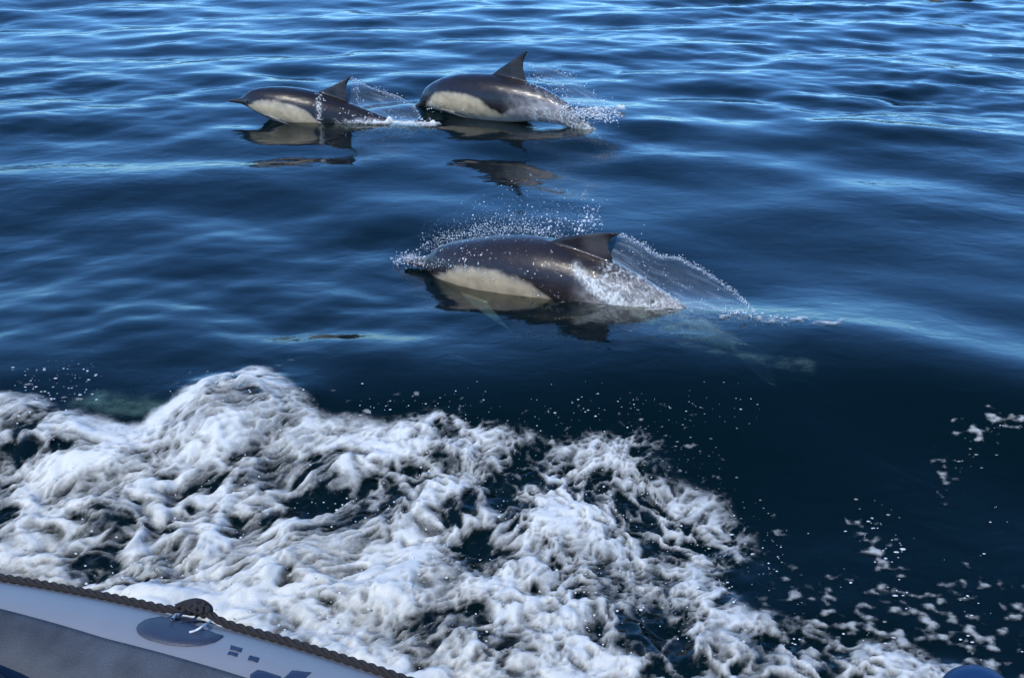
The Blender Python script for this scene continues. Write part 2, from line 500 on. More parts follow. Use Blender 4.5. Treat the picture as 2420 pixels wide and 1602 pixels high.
def rest_dolphin(voxel):
    bm = bmesh.new()
    xs = np.concatenate([np.linspace(0, .3, 40), np.linspace(.32, 2.03, 70)])
    rings = []
    for x in xs:
        t, b, w = (np.interp(x, PX, q) for q in (PT, PB, PW))
        r = []
        for k in range(40):
            a = 2 * math.pi * k / 40
            ca, sa = math.cos(a), math.sin(a)
            r.append((x, w * math.copysign(abs(ca) ** .92, ca), (t if sa > 0 else -b) * math.copysign(abs(sa) ** .92, sa)))
        rings.append(r)
    loft(bm, rings)
    # dorsal fin, falcate
    D = [(.10, .80, 1.19, .020), (.16, .835, 1.185, .019), (.20, .875, 1.178, .017), (.24, .925, 1.160, .0145), (.28, .985, 1.150, .012),
         (.32, 1.04, 1.152, .0105), (.36, 1.095, 1.165, .009), (.39, 1.140, 1.182, .0075), (.41, 1.172, 1.198, .006)]
    loft(bm, [foil(xl, xt, th, lambda x, t, z=z: (x, t, z)) for z, xl, xt, th in D])
    # flippers
    for s in (-1, 1):
        Fp = [(.0, .40, .535, .022), (.06, .425, .550, .019), (.12, .462, .575, .015), (.18, .510, .605, .012), (.23, .565, .632, .009), (.265, .618, .655, .0065)]
        loft(bm, [foil(xl, xt, th, lambda x, t, q=q, s=s: (x + q * .45, s * (.105 + q * .62 + t * .55), -.095 - q * .42 + t * .8)) for q, xl, xt, th in Fp])
    # flukes
    for s in (-1, 1):
        Fk = [(-.01, 1.80, 2.03, .018), (.05, 1.83, 2.035, .016), (.11, 1.885, 2.05, .0125), (.17, 1.95, 2.075, .010), (.215, 2.01, 2.098, .008), (.245, 2.065, 2.11, .006)]
        loft(bm, [foil(xl, xt, th, lambda x, t, q=q, s=s: (x, s * q, t)) for q, xl, xt, th in Fk])
    bmesh.ops.recalc_face_normals(bm, faces=bm.faces[:])
    me = bpy.data.meshes.new('rest'); bm.to_mesh(me); bm.free()
    o = bpy.data.objects.new('rest', me); COL.objects.link(o)
    md = o.modifiers.new('r', 'REMESH'); md.mode = 'VOXEL'; md.voxel_size = voxel
    dg = bpy.context.evaluated_depsgraph_get()
    ev = bpy.data.meshes.new_from_object(o.evaluated_get(dg))
    bpy.data.objects.remove(o); bpy.data.meshes.remove(me)
    bm = bmesh.new(); bm.from_mesh(ev)
    for _ in range(7 if voxel < .007 else 3):
        bmesh.ops.smooth_vert(bm, verts=bm.verts[:], factor=.5, use_axis_x=True, use_axis_y=True, use_axis_z=True)
    bm.to_mesh(ev); bm.free()
    n = len(ev.vertices)
    co = np.empty(n * 3, np.float32); ev.vertices.foreach_get('co', co)
    nf = len(ev.polygons)
    tot = np.empty(nf, np.int32); ev.polygons.foreach_get('loop_total', tot)
    lp = np.empty(len(ev.loops), np.int32); ev.loops.foreach_get('vertex_index', lp)
    assert (tot == 4).all()
    bpy.data.meshes.remove(ev)
    return co.reshape(-1, 3).astype(float), lp.reshape(-1, 4)

REST_FINE = rest_dolphin(0.006)
REST_COARSE = rest_dolphin(0.0085)

def skin_colour(R, seed, finpale=0.12, pale_rear=0.0, cape_up=0.0, creamk=1.0):
    x, y, z = R[:, 0], R[:, 1], R[:, 2]
    n1 = fbm(x * 6 + seed, np.arctan2(z, y) * 1.6 + y * 3, 4, seed)
    n2 = fbm(x * 20 + seed, np.arctan2(y, z) * .16 * 22, 4, seed + 9)
    top = np.interp(x, PX, PT); bot = np.interp(x, PX, PB); wid = np.interp(x, PX, PW)
    zc = np.interp(x, [0, .12, .2, .27, .4, .55, .7, .85, .97, 1.05, 1.15, 1.3, 1.45, 1.6, 1.8, 2.0],
                   [-.06, -.06, -.05, -.012, .046, .060, .050, .02, -.05, -.09, -.03, .05, .075, .06, .035, .02]) + .018 * n1 + .012 * n2 + cape_up * sstep(.3, .5, x) * sstep(1.2, .9, x)
    cape = np.array([.0125, .0095, .0095]); cream = np.array([.50, .42, .27]); grey = np.array([.17, .165, .165]); white = np.array([.52, .50, .43]); dark = np.array([.018, .018, .02])
    f = lambda m: m[:, None]
    C = np.repeat(cape[None], len(R), 0)
    # flank colours under the cape
    below = sstep(.016, -.018, z - zc)
    cream = cream * creamk; white = white * creamk
    fl = cream[None] * f(sstep(1.10, .96, x + .3 * z)) + grey[None] * f(sstep(.96, 1.10, x + .3 * z))
    C = C * f(1 - below) + fl * f(below)
    # cream patch fades to grey towards its upper edge at the head
    gb = below * sstep(-.05, .0, z - zc) * .35
    C = C * f(1 - gb) + grey[None] * f(gb)
    mt = below * (1 + .22 * n2 + .12 * n1)
    C = C * f(1 - below) + C * f(mt)
    # white belly
    zb = np.interp(x, [.1, .3, .5, .8, 1.0, 1.3, 1.6, 1.85], [-.02, -.06, -.11, -.13, -.125, -.09, -.06, -.04]) + .01 * n1
    wb = sstep(.02, -.02, z - zb)
    C = C * f(1 - wb) + white[None] * f(wb)
    # dark band from the jaw back to the flipper, dark chin
    ln = -.026 - (x - .14) * .33
    ch = sstep(.018, -.004, z - ln) * sstep(.52, .40, x)
    C = C * f(1 - ch) + (dark * 2.2)[None] * f(ch)
    bk = sstep(.19, .155, x)
    C = C * f(1 - bk) + (dark * 1.4)[None] * f(bk)
    ey = sstep(.030, .016, np.hypot(x - .235, z - .006)) + sstep(.010, .004, np.abs(z - .002 - (x - .235) * .05)) * sstep(.13, .16, x) * sstep(.25, .22, x)
    ey = np.clip(ey, 0, 1)
    C = C * f(1 - ey) + dark[None] * f(ey)
    # fins
    df = sstep(.004, .02, z - top) * (x > .7) * (x < 1.3)
    C = C * f(1 - df) + (cape * .9)[None] * f(df)
    dm = df * sstep(.09, .03, np.hypot((x - 1.10) * .9, (z - .27) * .7)) * finpale
    C = C * f(1 - dm) + grey[None] * f(dm)
    fp = sstep(1.08, 1.35, (y / (wid + 1e-4)) ** 2 + (z / (bot - 1e-4)) ** 2) * (x > .3) * (x < .95) * (z < -.03)
    C = C * f(1 - fp) + (np.array([.03, .03, .032]) + finpale * .4)[None] * f(fp)
    fk = sstep(1.80, 1.88, x)
    C = C * f(1 - fk) + (cape * .55)[None] * f(fk)
    # pale mottled rear flank
    if pale_rear > 0:
        pr = pale_rear * sstep(1.02, 1.2, x) * sstep(1.85, 1.6, x) * sstep(.10, .02, z - np.interp(x, [1, 1.3, 1.7], [.04, .09, .05])) * (.55 + .9 * n2)
        pr = np.clip(pr, 0, 1)
        C = C * f(1 - pr) + np.array([.45, .44, .43])[None] * f(pr)
    sc = sstep(.35, .75, fbm(x * 9 + seed * 3, z * 40 + y * 20, 3, seed + 20)) * .08
    C = C + f(sc) * grey[None]
    return np.clip(C, .004, .9)

NX = [0, .3, .6, .9, 1.2, 1.5, 1.8, 2.1]
def pose(P):
    """returns the map from the straight body to the swimming body"""
    ax, ay, az, yaw, roll, sc = P[:6]
    xs = np.linspace(0, 2.13, 214)
    an = np.radians(np.interp(xs, NX, P[6:]))
    k = np.ones(9) / 9
    an = np.convolve(np.pad(an, 4, mode='edge'), k, 'valid')
    s = np.concatenate([[0], np.cumsum(np.cos(an[:-1]) * .01)]); zz = np.concatenate([[0], np.cumsum(-np.sin(an[:-1]) * .01)])
    s0, z0 = np.interp(.85, xs, s), np.interp(.85, xs, zz)
    c, sn = math.cos(math.radians(yaw)), math.sin(math.radians(yaw))
    hd = np.array([-c, sn, 0]); lat = np.array([-sn, -c, 0]); r = math.radians(roll)
    def f(R):
        R = np.asarray(R, float)
        S = (np.interp(R[:, 0], xs, s) - s0) * sc; ZZ = (np.interp(R[:, 0], xs, zz) - z0) * sc; A = np.interp(R[:, 0], xs, an)
        up = np.stack([-np.sin(A) * hd[0], -np.sin(A) * hd[1], np.cos(A)], -1)
        Lv = lat * math.cos(r) + up * math.sin(r); Uv = up * math.cos(r) - lat * math.sin(r)
        return np.array([ax, ay, az]) - S[:, None] * hd + ZZ[:, None] * np.array([0, 0, 1.0]) + sc * (R[:, 2:3] * Uv + R[:, 1:2] * Lv)
    f.lat = lat; f.origin = np.array([ax, ay, az]); f.head = hd
    return f

M_EYE = simple_mat('dolphin_eye', (.006, .006, .007), .08)

def make_dolphin(rest, P, label, seed, fin=1.0, tuck=1.0, tone=1.0, creamk=.88, pale_rear=0.0, finpale=.1, cape_up=0.0):
    R, Q = rest
    f = pose(P)
    R2 = R.copy()
    up = (R2[:, 2] > np.interp(R2[:, 0], PX, PT)) & (R2[:, 0] > .7) & (R2[:, 0] < 1.3)
    tp = np.interp(R2[:, 0], PX, PT)
    hh = R2[up, 2] - tp[up]; R2[up, 2] = tp[up] + hh * (fin + (1 - fin) * np.exp(-hh / .06))
    W_ = np.interp(R2[:, 0], PX, PW); B_ = np.interp(R2[:, 0], PX, PB)
    e_ = np.sqrt((R2[:, 1] / (W_ + 1e-4)) ** 2 + (R2[:, 2] / (B_ - 1e-4)) ** 2)
    fl_ = (e_ > 1.02) & (R2[:, 0] > .3) & (R2[:, 0] < 1.0) & (R2[:, 2] < -.03)
    sc_ = (1.02 + (e_[fl_] - 1.02) * tuck) / e_[fl_]
    R2[fl_, 1] *= sc_; R2[fl_, 2] *= sc_
    V = f(R2)
    base = f.origin
    me = mesh_np('dolphin', V - base, quads=Q)
    cattr(me, 'skin', skin_colour(R, seed, finpale, pale_rear, cape_up, creamk) * np.array([tone, tone * .98, tone * .98]))
    o = link('dolphin', me, M_SKIN)
    o.location = base
    tag(o, label, 'dolphin', 'common dolphins swimming past the boat')
    for s in (-1, 1):
        bm = bmesh.new(); bmesh.ops.create_icosphere(bm, subdivisions=2, radius=.0105 * P[5])
        for fc in bm.faces: fc.smooth = True
        em = bpy.data.meshes.new('eye'); bm.to_mesh(em); bm.free()
        e = link('eye', em, M_EYE, o)
        wy = np.interp(.235, PX, PW)
        e.location = f(np.array([[.235, s * wy * .985, .008]]))[0] - base
    return o, f

P_LEFT = [-1.787, 8.967, 0.071, 8.107, 4.152, 0.944, -1.961, 4.301, 8.241, 13.981, 7.794, 8.652, 15.184, 21.397]
P_RIGHT = [-0.193, 9.109, 0.165, 30.404, -0.317, 1.109, -34.396, -16.821, -2.948, 0.342, 1.806, 15.0, 34.0, 42.0]
P_FRONT = [0.18, 4.91, 0.085, 27.0, -4.0, 1.06, 0.097, -4.058, -7.174, 3.134, 9.0, 13.5, 10.0, 6.0]
far_c = at(2260, -22, 0)
P_FAR = [far_c[0], far_c[1], 0.04, 0, 0, 1.0, -16, -10, -4, 4, 12, 16, 14, 10]
D_L, F_L = make_dolphin(REST_COARSE, P_LEFT, 'smaller leaping dolphin with its dark beak clear of the water', 11, fin=1.0, tuck=.3, finpale=.15)
D_R, F_R = make_dolphin(REST_COARSE, P_RIGHT, 'arched dolphin with tall pointed dorsal fin, its beak dipping into the water', 12, tuck=.3, pale_rear=.35)
D_F, F_F = make_dolphin(REST_FINE, P_FRONT, 'biggest dolphin, nearest the boat, with spray over its back and fin', 13, fin=.66, tone=1.5, tuck=.85, creamk=.52, pale_rear=.45, finpale=.2, cape_up=.015)
D_X, F_X = make_dolphin(REST_COARSE, P_FAR, 'most distant dolphin, only a sliver of it showing at the top edge', 14)

# ------------------------------------------------------------------ foam of the boat's wake
fx = np.arange(-2.75, 2.75, .0075); fy = np.arange(1.25, 4.25, .0075)
FX, FY = np.meshgrid(fx, fy)
x, y = FX.ravel(), FY.ravel()
sd = foam_sdf(x, y) + .07 * fbm(x * 5, y * 5, 4, 30)
k = sstep(-.10, .22, sd)
lm = lumps(x, y, 4)
left = sstep(1.3, -1.3, x)
near = sstep(2.9, 2.2, y)
thin = sstep(.45, 1.0, x) * sstep(2.9, 2.5, y)
amp = .03 + .055 * left
hgt = sea_base(x, y) + k * amp * lm * 1.5 + .004
# froth: blotches, round holes and threads between them, drawn out a little along the boat's way
def worley(x, y, seed):
    xi = np.floor(x).astype(np.int64); yi = np.floor(y).astype(np.int64)
    r = np.random.default_rng(seed); perm = r.permutation(512); jx = r.random(512); jy = r.random(512)
    f1 = np.full(x.shape, 9.0); f2 = np.full(x.shape, 9.0)
    for dx in (-1, 0, 1):
        for dy in (-1, 0, 1):
            h = perm[(perm[(xi + dx) & 511] + yi + dy) & 511]
            d = np.hypot(xi + dx + jx[h] - x, yi + dy + jy[h] - y)
            f2 = np.where(d < f1, f1, np.minimum(f2, d)); f1 = np.minimum(f1, d)
    return f1, f2
th_ = math.radians(26)
xr = x * math.cos(th_) + y * math.sin(th_); yr = -x * math.sin(th_) + y * math.cos(th_)
right = sstep(-.5, .6, x)
u0, v0 = xr * (.70 + .25 * right), yr
a1 = fbm(u0 * 2.6, v0 * 2.6, 4, 31); b1 = fbm(u0 * 2.6 + 9, v0 * 2.6, 4, 32)
wx, wy = u0 + .12 * a1, v0 + .12 * b1
a2 = fbm(wx * 9, wy * 9, 3, 37); b2 = fbm(wx * 9 + 7, wy * 9, 3, 38)
wx, wy = wx + .028 * a2, wy + .028 * b2
cloud = fbm(wx * 3.6, wy * 3.8, 6, 33, gain=.58)
big = fbm(u0 * 1.3 + 4, v0 * 1.5, 3, 40)
f1, f2 = worley(wx * 6.2, wy * 6.6, 61); h1 = sstep(.10, .55, f2 - f1)
f1b, f2b = worley(wx * 14 + 3, wy * 14.5, 62); h2 = sstep(.10, .55, f2b - f1b)
f1c, f2c = worley(wx * 31 + 5, wy * 32, 63); h3 = sstep(.15, .6, f2c - f1c)
fine = fbm(wx * 17 + 2, wy * 17, 4, 36, gain=.6)
sel = sstep(-.25, .35, fbm(wx * 2.3 + 11, wy * 2.5, 4, 39))
wt = .82 + .18 * right
cover = (.60 - .07 * right + .08 * left + .14 * left * near + .30 * left * sstep(.30, .05, sd) + .11 * near + .09 * right - .16 * thin + 1.0 * cloud + .42 * big + .30 * fine + .50 * lm
         - wt * (.46 * h1 * (.25 + sel) + .42 * h2 * (.3 + .8 * sel) + .26 * h3) - .22 * sstep(.40, 0, sd) * (1 - left))
cover = np.clip(cover, .07 * sstep(.05, .35, sd) * (1 - .7 * thin), 1) * sstep(-.05, .08, sd)
# loose rafts of bubbles on the dark water to the right
raft = np.zeros_like(x)
for px_, py_, rx_, ry_, g_ in ((1850, 1420, 130, 60, 1.0), (1980, 1500, 150, 60, 1.15), (2180, 1545, 160, 60, 1.15), (2350, 1535, 110, 60, .95), (2060, 1220, 60, 70, .9), (2110, 1290, 50, 50, .9), (2290, 1010, 70, 30, .9), (2370, 990, 60, 26, 1.0), (2240, 1070, 40, 40, .8), (2220, 1120, 40, 40, .6),
                               (1960, 1330, 120, 70, .7), (2150, 1370, 140, 60, .9), (2320, 1330, 120, 60, .8), (2260, 1430, 160, 80, 1.0), (2050, 1440, 160, 70, 1.0), (2400, 1400, 90, 90, .7), (1880, 1340, 90, 60, .8)):
    c_ = at(px_, py_, .08); ex_ = abs(at(px_ + rx_, py_, .08)[0] - c_[0]); ey_ = abs(at(px_, py_ - ry_, .08)[1] - c_[1])
    raft = np.maximum(raft, g_ * np.exp(-((x - c_[0]) / ex_) ** 2 - ((y - c_[1]) / ey_) ** 2))
fl = .6 * pn(x * 13 + .3 * y, y * 17, 45) + .5 * pn(x * 27, y * 33, 46) + .2 * pn(x * 60, y * 70, 47)
raft_c = sstep(.46, 1.1, raft * .76 + fl * .85) * .6 * sstep(.10, .3, raft)
edge_fleck = sstep(.35, .6, fbm(x * 17, y * 17, 3, 44)) * sstep(-.28, -.02, sd) * (sd < .05) * .5
cover = np.clip(np.maximum(np.maximum(cover, edge_fleck), raft_c), 0, 1)
hgt = hgt + .022 * sstep(0, 1, cover) * k + .006 * raft_c
V = np.stack([x, y, hgt], -1)
Q = grid_quads(*FX.shape)
keep = cover[Q].max(1) > .02
Q = Q[keep]
used = np.unique(Q); remap = np.full(len(V), -1); remap[used] = np.arange(len(used))
me = mesh_np('wake_foam', V[used], quads=remap[Q])
fattr(me, 'cover', cover[used])
tag(link('wake_foam', me, M_FOAM), 'churned white foam boiling along the side of the boat', 'foam', kind='stuff')

# flecks of foam and drops to the right of and above the foam
def on_sea(px, py, lift=.0):
    p = at(px, py, .08)
    z = sea_at(p[0], p[1])
    p = at(px, py, z + lift)
    return p
pts = []; rad = []; sq = []
def scatter_px(n, x0, x1, y0, y1, dens, r0, r1, flat=.35, lift=.004):
    c = 0
    while c < n:
        px = rng.uniform(x0, x1); py = rng.uniform(y0, y1)
        if rng.random() > dens(px, py): continue
        p = on_sea(px, py, lift)
        r = r0 * (r1 / r0) ** (rng.random() ** 2.2)
        pts.append(p); rad.append(r); sq.append((rng.uniform(1.0, 2.0), rng.uniform(.7, 1.1), flat)); c += 1
low = lambda a, b: (lambda px, py: float(np.clip(a + b * pn(np.array([px / 90.]), np.array([py / 70.]), 51)[0], 0, 1)))
scatter_px(100, 1650, 2420, 1180, 1602, lambda px, py: low(.1, 1.1)(px, py), .0012, .0055)
scatter_px(26, 2020, 2180, 1160, 1330, lambda px, py: math.exp(-(((px - 2040) - (py - 1180) * .55) / 35) ** 2), .0015, .007)
scatter_px(26, 2230, 2420, 990, 1180, lambda px, py: math.exp(-(((py - 1010) - (2390 - px) * .75) / 40) ** 2), .0015, .007)
scatter_px(170, 850, 1800, 900, 1010, lambda px, py: .6 * (.3 + .7 * (py > 940)), .0010, .0045)
scatter_px(160, 1500, 1850, 980, 1350, lambda px, py: math.exp(-(((px - 1500) - (py - 960) * .8) / 90) ** 2), .0010, .0045)
scatter_px(90, 20, 240, 850, 950, lambda px, py: .6, .0012, .006)
for _ in range(1500):        # drops thrown up over the froth
    px = rng.uniform(0, 1800); py = rng.uniform(900, 1500)
    p = at(px, py, .1)
    if foam_sdf(p[0:1], p[1:2])[0] < .02: continue
    p[2] = sea_at(p[0], p[1]) + .01 + abs(rng.normal(0, .035))
    pts.append(p); rad.append(.0009 * 4.5 ** (rng.random() ** 2.2)); sq.append((rng.uniform(1, 1.8), 1, 1))
me = drops_mesh('foam_flecks', pts, rad, sq)
tag(link('foam_flecks', me, M_DROP), 'scattered flecks of foam and bubbles on the dark water at the edge of the wake', 'foam flecks', kind='stuff')

# ------------------------------------------------------------------ splashes at the dolphins
def along(pxs, n, spread, P0, nrm, off=0.0, dens=None):
    pxs = np.asarray(pxs, float)
    L_ = np.concatenate([[0], np.cumsum(np.hypot(*np.diff(pxs, axis=0).T))])
    t = np.sort(rng.random(n)) * L_[-1]
    cx = np.interp(t, L_, pxs[:, 0]); cy = np.interp(t, L_, pxs[:, 1])
    out = []
    for a, b in zip(cx, cy):
        p = at_plane(a + rng.normal() * spread, b + rng.normal() * spread, P0, nrm)
        out.append(p + nrm * (off + rng.normal() * .012))
    return out

def drops(name, label, jobs, P0, nrm):
    pts = []; rad = []
    for px, n, spread, off, r0, r1 in jobs:
        q = along(px, n, spread, P0, nrm, off)
        pts += q; rad += list(r0 * (r1 / r0) ** (rng.random(len(q)) ** 2.0))
    pts = np.array(pts)
    sq = np.stack([rng.uniform(.8, 1.6, len(pts)), np.ones(len(pts)), rng.uniform(.8, 1.4, len(pts))], -1)
    me = drops_mesh(name, pts, rad, sq)
    return tag(link(name, me, M_DROP), label, 'spray', kind='stuff')

def sheet(name, label, top_px, bot_px, P0, nrm, cov, bulge, seed, nu=70, nv=26):
    top_px = np.asarray(top_px, float); bot_px = np.asarray(bot_px, float)
    def res(p):
        L_ = np.concatenate([[0], np.cumsum(np.hypot(*np.diff(p, axis=0).T))]); t = np.linspace(0, L_[-1], nu)
        return np.stack([np.interp(t, L_, p[:, 0]), np.interp(t, L_, p[:, 1])], -1)
    a, b = res(top_px), res(bot_px)
    V = []; cv = []
    for i in range(nu):
        for j in range(nv):
            v = j / (nv - 1); q = a[i] * (1 - v) + b[i] * v
            n_ = fbm(np.array([i / 9.0]), np.array([j / 5.0]), 3, seed)[0]
            V.append(at_plane(q[0], q[1], P0, nrm) + nrm * (bulge * math.sin(math.pi * v) + .012 * n_))
            st = fbm(np.array([i / 22.0 + v]), np.array([v * 9.0]), 4, seed + 3)[0]
            e = math.exp(-(v / .05) ** 2)
            cv.append(np.clip(cov * (.25 + 1.6 * max(0, st)) + .5 * e * cov * 2, 0, .9))
    me = mesh_np(name, np.array(V), quads=grid_quads(nu, nv))
    fattr(me, 'cover', cv)
    return tag(link(name, me, M_FILM), label, 'splash', kind='stuff')

def flank_foam(name, label, rest, P, fin, mask, lift, seed):
    """froth and water clinging to the skin, a thin shell of its own"""
    R, Qd = rest
    f = pose(P)
    cv = mask(R[:, 0], R[:, 1], R[:, 2])
    n_ = fbm(R[:, 0] * 30, R[:, 2] * 34 + R[:, 1] * 20, 3, seed)
    W_, T_, B_ = (np.interp(R[:, 0], PX, q) for q in (PW, PT, PB))
    nz_ = np.stack([0 * W_, R[:, 1] / (W_ ** 2 + 1e-4), R[:, 2] / (np.where(R[:, 2] > 0, T_, -B_) ** 2 + 1e-4)], -1)
    nz_ /= np.linalg.norm(nz_, axis=1)[:, None] + 1e-6
    R2 = R + nz_ * (lift * (.35 + cv + .6 * n_ * cv))[:, None]
    ok = (np.abs(R[:, 2]) < 1.03 * np.where(R[:, 2] > 0, T_, -B_)) & (np.abs(R[:, 1]) < 1.05 * W_)
    cv = cv * ok
    q = Qd[(cv[Qd].max(1) > .03) & ok[Qd].all(1)]
    used = np.unique(q); rm = np.full(len(R), -1); rm[used] = np.arange(len(used))
    V = f(R2[used])
    me = mesh_np(name, V, quads=rm[q])
    fattr(me, 'cover', cv[used])
    return tag(link(name, me, M_SPLASH), label, 'foam', kind='stuff')

def lace(a, b, seed):
    return sstep(.3, 1, 1 - 1.9 * np.abs(pn(a, b, seed))) * .6 + .5 * sstep(.0, .5, fbm(a * .7, b * .7, 4, seed + 1))

def arc(x, y, z):
    return np.arctan2(y / (np.interp(x, PX, PW) + 1e-3), z / (np.interp(x, PX, PT) + 1e-3)) * np.interp(x, PX, PW) * 1.1

def mask_front(x, y, z):
    nearside = (y > -.02)
    ar = arc(x, y, z); qx = x + .02 * fbm(x * 25, ar * 25, 3, 207); qa = ar + .02 * fbm(x * 25 + 8, ar * 25, 3, 208)
    l = lace(qx * 22, qa * 24, 201)
    l2 = lace(qx * 48, qa * 48, 203)
    sp = sstep(.28, .6, fbm(qx * 60, qa * 60, 3, 205))
    band = np.exp(-((z - np.interp(x, [1.0, 1.12, 1.3, 1.5, 1.7], [.16, .10, .02, -.03, -.03])) / .028) ** 2) * sstep(1.0, 1.06, x) * sstep(1.72, 1.5, x)
    rear = sstep(1.08, 1.2, x) * sstep(1.9, 1.6, x) * sstep(-.02, .03, z - np.interp(x, [1.05, 1.3, 1.6], [.06, -.01, -.06]))
    back = sstep(.14, .2, x) * sstep(.75, .4, x) * sstep(.02, .07, z) * .5
    snout = sstep(.22, .14, x) * sstep(-.01, .01, z) * .9
    fl = sstep(.85, 1.0, x) * sstep(1.2, 1.0, x) * sstep(-.16, -.02, z) * sstep(.12, .0, z) * .35
    return np.clip(band * (.5 + .6 * l2) + rear * (.08 + .55 * l2 + .3 * l) + back * sp * 1.6 + .5 * sp * sstep(.2, .3, x) * sstep(1.1, .9, x) * sstep(-.02, .05, z) + snout * l2 + fl * sstep(.5, .9, l2), 0, 1) * nearside

def mask_right(x, y, z):
    ar = arc(x, y, z); qx = x + .03 * fbm(x * 20, ar * 20, 3, 217); l = lace(qx * 20, ar * 22 + 3 * (qx - x), 211)
    rear = sstep(1.15, 1.35, x) * sstep(2.0, 1.8, x) * sstep(.02, -.03, z - np.interp(x, [1.1, 1.4, 1.7], [-.03, .05, .06]))
    jaw = np.exp(-(((x - .33) / .06) ** 2 + ((z + .03) / .06) ** 2)) * .8
    return np.clip(rear * (.1 + .75 * l) + jaw * (.3 + .5 * l), 0, 1) * (y > -.02)

def mask_left(x, y, z):
    ar = arc(x, y, z); qx = x + .03 * fbm(x * 20, ar * 20, 3, 227); l = lace(qx * 22, ar * 24, 221)
    streak = np.exp(-((x - np.interp(z, [-.15, .2], [1.02, .90])) / .034) ** 2) * sstep(.2, .15, z)
    rear = sstep(1.02, 1.15, x) * sstep(1.9, 1.7, x) * sstep(.07, .0, z)
    return np.clip(streak * l * 1.1 + rear * (.05 + .6 * l), 0, 1) * (y > -.02)

flank_foam('flank_foam', 'white froth streaming down the rear flank of the nearest dolphin', REST_FINE, P_FRONT, .9, mask_front, .007, 301)
flank_foam('flank_foam', 'froth clinging to the tail of the arched dolphin', REST_COARSE, P_RIGHT, 1, mask_right, .007, 302)
flank_foam('flank_foam', 'thin streaks of froth behind the fin of the smaller leaping dolphin', REST_COARSE, P_LEFT, 1, mask_left, .007, 303)

def foam_patch(name, label, p0, p1, w0, w1, amp, dens, seed, step=.009, dz=.004, soft=False):
    """a lacy patch of froth lying on the sea between two points"""
    p0 = np.asarray(p0)[:2]; p1 = np.asarray(p1)[:2]
    d = p1 - p0; Ln = np.linalg.norm(d); d = d / Ln; n_ = np.array([-d[1], d[0]])
    wm = max(w0, w1) * 1.9
    A, B = np.meshgrid(np.arange(-wm, Ln + wm, step), np.arange(-wm, wm, step))
    a, b = A.ravel(), B.ravel()
    X_ = p0[0] + d[0] * a + n_[0] * b; Y_ = p0[1] + d[1] * a + n_[1] * b
    w_ = w0 + (w1 - w0) * np.clip(a / Ln, 0, 1)
    e = np.hypot(np.maximum(np.maximum(-a, a - Ln), 0), b) / w_
    e = e + .35 * fbm(X_ * 7, Y_ * 7, 3, seed)
    l = lace(X_ * 11, Y_ * 14, seed + 2)
    bl = np.abs(fbm(X_ * 7, Y_ * 7, 3, seed + 5))
    cv = np.clip(sstep(1.0, .35, e) * (dens + .7 * l - .35 + bl), 0, 1)
    if soft:
        cv = np.clip(sstep(1.1, .1, e) * (dens + .35 * fbm(X_ * 12, Y_ * 12, 4, seed + 7)), 0, 1)
    Z_ = sea_h(X_, Y_) + dz + amp * cv * (.4 + 1.4 * bl)
    q = grid_quads(*A.shape); q = q[cv[q].max(1) > .03]
    used = np.unique(q); rm = np.full(len(a), -1); rm[used] = np.arange(len(used))
    me = mesh_np(name, np.stack([X_, Y_, Z_], -1)[used], quads=rm[q])
    fattr(me, 'cover', cv[used])
    return tag(link(name, me, M_SPLASH), label, 'foam', kind='stuff')

foam_patch('foam_patch', 'greenish froth on the water over the tail of the nearest dolphin', at(1570, 772), at(1950, 806), .08, .13, .010, .08, 401)
foam_patch('bubble_cloud', 'green cloud of bubbles under the water above the left foam crest', at(215, 925), at(330, 940), .15, .20, .0, .42, 431, dz=-.16, soft=True)
foam_patch('bubble_cloud', 'pale green cloud of bubbles under the water round the tail of the nearest dolphin', at(1620, 790), at(1880, 850), .07, .13, .0, .30, 441, dz=-.14, soft=True)
foam_patch('foam_patch', 'thin line of froth along the waterline of the nearest dolphin', at(1330, 742), at(1600, 772), .03, .05, .008, .10, 451)
foam_patch('foam_patch', 'white foam splashed up behind the smaller leaping dolphin', at(850, 292), at(1015, 303), .07, .14, .055, .6, 411)
foam_patch('foam_patch', 'broken white froth along the rear waterline of the arched dolphin', at(1220, 268), at(1400, 275), .05, .08, .03, .3, 461)
foam_patch('foam_patch', 'white foam where the tail of the arched dolphin enters the water', at(1330, 268), at(1465, 270), .06, .08, .05, .4, 421)

pF, nF = F_F.origin, F_F.lat
drops('front_spray', 'white drops of spray flying over the back of the nearest dolphin',
      [([(985, 590), (1060, 568), (1150, 550), (1250, 548), (1330, 570)], 900, 8, -.05, .0010, .0032),
       ([(1000, 580), (1100, 548), (1250, 540)], 300, 14, -.05, .0008, .0026),
       ([(1000, 580), (1120, 545), (1250, 530), (1390, 525)], 1500, 20, -.05, .0006, .0014),
       ([(1130, 545), (1200, 530), (1280, 540), (1380, 545)], 420, 19, -.05, .0010, .0045),
       ([(1370, 560), (1395, 500)], 120, 13, -.04, .0012, .0065),
       ([(1050, 540), (1200, 480), (1400, 490)], 150, 30, -.06, .0008, .0028),
       ([(940, 615), (960, 606), (1000, 605)], 380, 7, .03, .0010, .0036),
       ([(1000, 604), (1080, 603), (1170, 620), (1260, 640)], 260, 5, .17, .0009, .0030),
       ([(1100, 590), (1200, 600)], 90, 12, .13, .0010, .0045),
       ([(1290, 640), (1340, 690), (1400, 720)], 90, 18, .2, .0009, .0042),
       ([(1465, 553), (1500, 566), (1560, 606), (1600, 607), (1660, 637), (1740, 692), (1785, 738)], 620, 2.6, 0, .0010, .0032),
       ([(1480, 580), (1550, 660), (1640, 720), (1750, 745)], 260, 22, 0, .0008, .0030),
       ([(1640, 750), (1740, 742), (1870, 760)], 420, 7, 0, .0012, .0045)], pF, nF)
